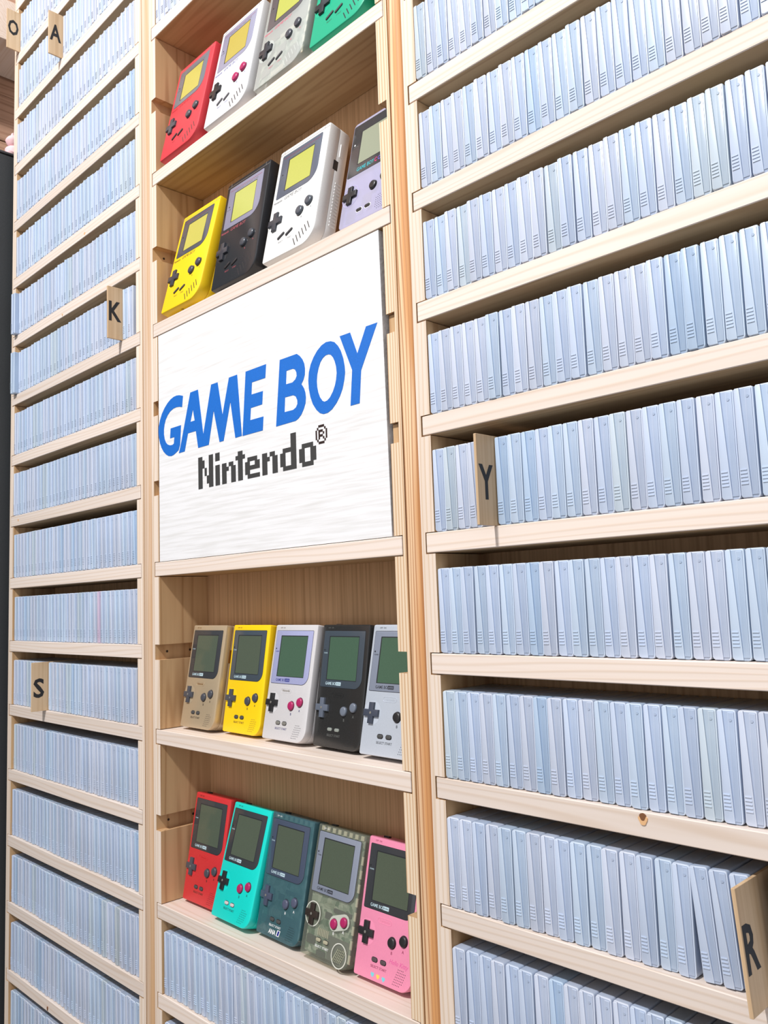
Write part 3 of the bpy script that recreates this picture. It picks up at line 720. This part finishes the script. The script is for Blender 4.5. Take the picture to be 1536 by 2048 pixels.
pocket('red pocket handheld at the left end of the lowest console shelf', (0.556, 0.215, 10.4, 0), 12,
       plastic((206, 50, 54), 0.42, bump=0.3, speckle=0.06), BZK, LCD_DARK, LG, GREYBTN, GREYBTN, RUBD, INKD)
pocket('turquoise pocket handheld with magenta buttons, tilted back beside the red one', (1.320, 0.115, 16.6, -1.7), 12,
       plastic((16, 214, 202), 0.4), BZK, LCD_DARK, LG, BLKBTN, MAG, plastic((205, 190, 190), 0.5), plastic((30, 70, 66), 0.5), oval=False)
TEAL = clear_shell('smoky_teal_shell', (84, 124, 134), 0.55)
ana = pocket('see-through smoky teal pocket handheld with white airline lettering', (2.064, 0.185, 12.4, -1.7), 12,
       TEAL, plastic((74, 84, 104), 0.15), LCD_DARK, LG, plastic((74, 80, 100), 0.3), plastic((84, 88, 110), 0.3), RUBD, INKW, clear=True, oval=False)
CLR = clear_shell('clear_shell', (190, 196, 180), 0.20)
pocket('see-through clear pocket handheld with magenta buttons', (2.844, 0.150, 13.8, -1.8), 12,
       CLR, BZS, LCD_DARK, LGK, plastic((52, 44, 40), 0.3), MAG, plastic((170, 165, 140), 0.5), INKW, clear='light')
PINK = plastic((240, 146, 178), 0.4)
pk = pocket('pink pocket handheld with pastel dots at the right, beside the striped post', (3.579, 0.190, 13.0, 0), 12,
       PINK, BZK, LCD_DARK, LG, BLKBTN, BLKBTN, plastic((84, 70, 74), 0.5), plastic((150, 60, 90), 0.5))
def extra(root, Wd, Tm, name, me, mat):
    me.transform(Matrix.Translation((-Wd/2*.001, -Tm*.001, 0))); return link(name, me, mat, root)
extra(ana, 77.6, 21.5, 'lettering', text_mesh('ANA', 4.6, 29.5, 4.4, -0.06, shear=0.25, off=0.04, sx=0.85), INKW)
fl = extra(ana, 77.6, 21.5, 'tail_mark', prism([(37.2, 4.2), (42.6, 4.2), (44.6, 10.4), (39.2, 10.4)], -0.06, 0.1), INKW)
extra(ana, 77.6, 21.5, 'tail_mark', prism([(38.8, 4.9), (41.8, 4.9), (43.4, 9.8), (40.4, 9.8)], -0.1, 0.1), plastic((24, 36, 130), 0.4))
for cx, cz, c in ((26.5, 5.6, (120, 205, 215)), (34.0, 5.4, (245, 205, 90)), (41.5, 5.0, (120, 205, 215))):
    extra(pk, 77.6, 21.5, 'heart_print', prism([(cx, cz-2.4), (cx+2.2, cz), (cx+2.0, cz+1.7), (cx+0.9, cz+2.1), (cx, cz+1.3), (cx-0.9, cz+2.1), (cx-2.0, cz+1.7), (cx-2.2, cz)], -0.06, 0.1), plastic(c, 0.45))
extra(pk, 77.6, 21.5, 'lettering', text_mesh('Hello Kitty', 4.0, 58.5, 20.6, -0.06, shear=0.3, sx=0.95), plastic((226, 96, 160), 0.5))

classic('red classic handheld at the left end of the upper console shelf', (0.574, -0.020, 13.1, 0), 3,
        plastic((212, 62, 72), 0.42, bump=0.3), plastic((116, 118, 126), 0.2), LCD_OCHRE, plastic((170, 40, 50), 0.5), GREYBTN, GREYBTN, plastic((60, 50, 52), 0.5), stripe=RUB)
classic('original pale grey classic handheld with magenta buttons', (1.567, -0.007, 12.8, 0), 3,
        plastic((216, 216, 218), 0.45), plastic((150, 150, 172), 0.25), plastic((186, 170, 86), 0.2), plastic((70, 80, 150), 0.5), BLKBTN, MAG, plastic((90, 88, 94), 0.6))
CLR2 = clear_shell('clear_shell_large', (226, 230, 226), 0.46)
classic('see-through clear classic handheld showing its circuit board', (2.560, 0.0, 12.6, 0), 3,
        CLR2, plastic((96, 92, 96), 0.2), LCD_YEL, plastic((206, 84, 110), 0.5), plastic((58, 60, 66), 0.3), GREYBTN, plastic((60, 60, 64), 0.6), clear=True)
classic('green classic handheld cut off by the top of the picture', (3.530, 0.0, 12.6, 0), 3,
        plastic((20, 168, 130), 0.4), BZK, LCD_YEL, INKD, plastic((46, 52, 56), 0.3), GREYBTN, plastic((52, 56, 56), 0.6))
classic('yellow classic handheld at the left end above the sign', (0.583, -0.026, 14.6, 0), 5,
        plastic((250, 208, 30), 0.4), plastic((84, 86, 96), 0.2), plastic((190, 184, 90), 0.2), INKD, plastic((62, 62, 72), 0.3), plastic((70, 70, 80), 0.3), plastic((66, 62, 58), 0.6))
classic('black classic handheld with grey screen frame, above the sign', (1.653, 0.009, 11.3, 0), 5,
        plastic((44, 46, 50), 0.22, speckle=0.1), plastic((140, 138, 158), 0.25), LCD_YEL, plastic((170, 80, 90), 0.5), plastic((56, 58, 66), 0.25), plastic((66, 70, 78), 0.25), plastic((36, 36, 40), 0.4))
classic('white classic handheld with dark screen frame, above the sign', (2.650, 0.006, 12.5, 0), 5,
        plastic((232, 232, 230), 0.4), plastic((96, 102, 116), 0.2), LCD_YEL, plastic((90, 92, 96), 0.5), plastic((58, 62, 70), 0.3), plastic((74, 80, 90), 0.3), plastic((50, 50, 54), 0.6))
def colour_model(lab, pose, lvl, shell):
    Wd, H, Tm = 78, 133.5, 25.0
    r, part = place('handheld_console', lab, pose, lvl, Tm, Wd)
    ol = rrect(0, 0, Wd, H, 5, 5, 5, 5)
    ol = [(x, z if z > 20 else z-2.2*math.sin(math.pi*min(1, max(0, x/Wd)))+2.2) for x, z in ol]
    part('front_shell', prism(ol, 0, 11.5, 2.0, 0.3), shell)
    part('back_shell', prism(ol, 11.8, Tm, 0.3, 4.0), shell)
    part('circuit_board', prism(rrect(4, 6, Wd-4, H-6, 3, 3, 3, 3), 3.0, 4.4), board_mat('purple_board', (120, 116, 160), (158, 154, 190), 150))
    part('chip', union_poly_mesh([rrect(30, 22, 44, 34, 1, 1, 1, 1), rrect(8, 8, 22, 22, 1, 1, 1, 1)], 2.4, 3.1), METAL)
    bz = part('screen_lens', prism(rrect(2.2, 63.5, 75.8, 129.0, 2, 2, 2, 2), -0.4, 0.5, 0.3), BZK)
    part('display_shadow', prism(rrect(15.6, 76.0, 62.0, 118.0, .3, .3, .3, .3), -0.46, 0.2), EDGE, bz)  # painted shadow rim, wider at the display's left side
    part('display', prism(rrect(17.0, 76.6, 61.4, 117.2, .3, .3, .3, .3), -0.52, 0.2), LCD_GREY, bz)
    part('lettering', text_mesh('GAME BOY', 4.6, 16.5, 67.2, -0.46, shear=0.0, off=0.02, align='LEFT', sx=0.8), plastic((60, 170, 180), 0.4), bz)
    x = 43.5
    for ch, c in zip('COLOR', ((210, 50, 120), (110, 90, 190), (90, 190, 80), (230, 200, 60), (60, 170, 190))):
        part('lettering', text_mesh(ch, 4.6, x, 67.2, -0.46, off=0.03, align='LEFT', sx=0.9), plastic(c, 0.4), bz); x += 5.0
    part('battery_lamp', prism(circle(7.2, 104, 1.1, 10), -0.5, 0.1), INKW, bz)
    part('lettering', text_mesh('POWER', 1.4, 9.5, 100.4, -0.46), RUB, bz)
    ring = fill_mesh([[(a*.001, b*.001) for a, b in circle(13, 38.8, 12.6, 30)], [(a*.001, b*.001) for a, b in circle(13, 38.8, 11.9, 30)]], 0.0002)
    part('direction_ring', ring, plastic((176, 170, 210), 0.3))
    dpad(part, 13, 38.8, 20.6, 6.8, BLKBTN)
    for nm, cx, cz in (('b_button', 47.5, 38), ('a_button', 62.5, 43)):
        part('button_ring', prism(circle(cx, cz, 5.4, 24), -0.1, 0.2), EDGE)
        part(nm, dome(cx, cz, 4.8, 2.4), BLKBTN)
    for nm, cx in (('select_button', 30.4), ('start_button', 43.0)):
        part('button_ring', prism(pill(cx, 16.0, 9.6, 5.0), -0.08, 0.2), INKW)
        part(nm, prism(pill(cx, 16.0, 8.0, 3.4), -1.0, 0.2, 0.5), BLKBTN)
    part('lettering', text_mesh('SELECT START', 1.9, 36.5, 10.2, -0.05), plastic((190, 186, 214), 0.5))
    bm = bmesh.new()
    for j in range(7):
        for i in range(7):
            if (i-3)**2+(j-3)**2 > 13: continue
            bmesh.ops.create_circle(bm, cap_ends=True, radius=0.0005, segments=6, matrix=Matrix.Translation(((55+i*2.6)*.001, -0.00006, (7+j*2.6)*.001)) @ Matrix.Rotation(math.radians(90), 4, 'X'))
    part('speaker_holes', finish(bm, False), EDGE)
    return r
colour_model('see-through purple handheld standing against the striped post above the sign', (3.771, 0.102, 13.0, 0), 5, clear_shell('purple_shell', (204, 202, 230), 0.62))

# ------------------------------------------------------------------ left edge of the picture
cb = empty('dark_cabinet', (-5.0*P, -3*P, 0), 'tall matt black cabinet at the far left edge, below the pink soft toys', 'cabinet')
def cbp(name, me, mat):
    me.transform(Matrix.Translation(-cb.location)); return link(name, me, mat, cb)
BM = plastic((46, 49, 52), 0.7, speckle=0.25)
cbp('carcass', box(-6.4*P, -4.47*P, -7.0*P, 0.68*P, 0.0, Z0-0.72*P, 0.002), BM)
cbp('top_board', box(-6.45*P, -4.45*P, -7.02*P, 0.68*P, Z0-0.72*P+0.0002, Z0-0.675*P, 0.001), plastic((58, 58, 62), 0.6))
def blob(bm, c, r, sq=(1, 1, 1), seed=0):
    g = random.Random(seed)
    res = bmesh.ops.create_icosphere(bm, subdivisions=3, radius=1.0)
    for v in res['verts']:
        n = v.co.normalized(); k = 1+0.05*math.sin(5*n.x+seed)+0.04*math.sin(7*n.z+2*seed)
        v.co = Vector((c[0]+n.x*r*sq[0]*k, c[1]+n.y*r*sq[1]*k, c[2]+n.z*r*sq[2]*k))
FUR = plastic((232, 196, 200), 0.9, bump=0.8, speckle=0.05)
def toy(lab, x, y, scl, seed):
    zt = Z0-0.675*P
    t = empty('plush_toy', (x*P, y*P, zt+0.0005), lab, 'soft toy')
    bm = bmesh.new(); blob(bm, (0, 0, 0.030*scl), 0.030*scl, (1, 1, 1.0), seed); link('body', finish(bm, True, 180), FUR, t)
    bm = bmesh.new(); blob(bm, (0, -0.004*scl, 0.074*scl), 0.024*scl, (1, 1, 0.95), seed+1); link('head', finish(bm, True, 180), FUR, t)
    for sx in (-1, 1):
        bm = bmesh.new(); blob(bm, (sx*0.015*scl, 0, 0.102*scl), 0.011*scl, (0.7, 0.5, 1.3), seed+2); link('ear', finish(bm, True, 180), FUR, t)
        bm = bmesh.new(); blob(bm, (sx*0.024*scl, -0.022*scl, 0.012*scl), 0.012*scl, (1, 1.3, 0.9), seed+3); link('foot', finish(bm, True, 180), FUR, t)
    return t
toy('larger pale pink plush toy sitting on the black cabinet at the left edge', -4.85, -0.42, 1.05, 3)
toy('small pale pink plush toy on the black cabinet, tucked beside the left bay', -4.70, 0.14, 0.5, 9)
tag(link('wall_shelf', pbox(-6.45, -5.3, -8, 0.9, 1.95, 2.75, 0.001), W_SHELF), 'thick pale wooden ledge on the brown plank wall at the upper left corner', 'shelf')
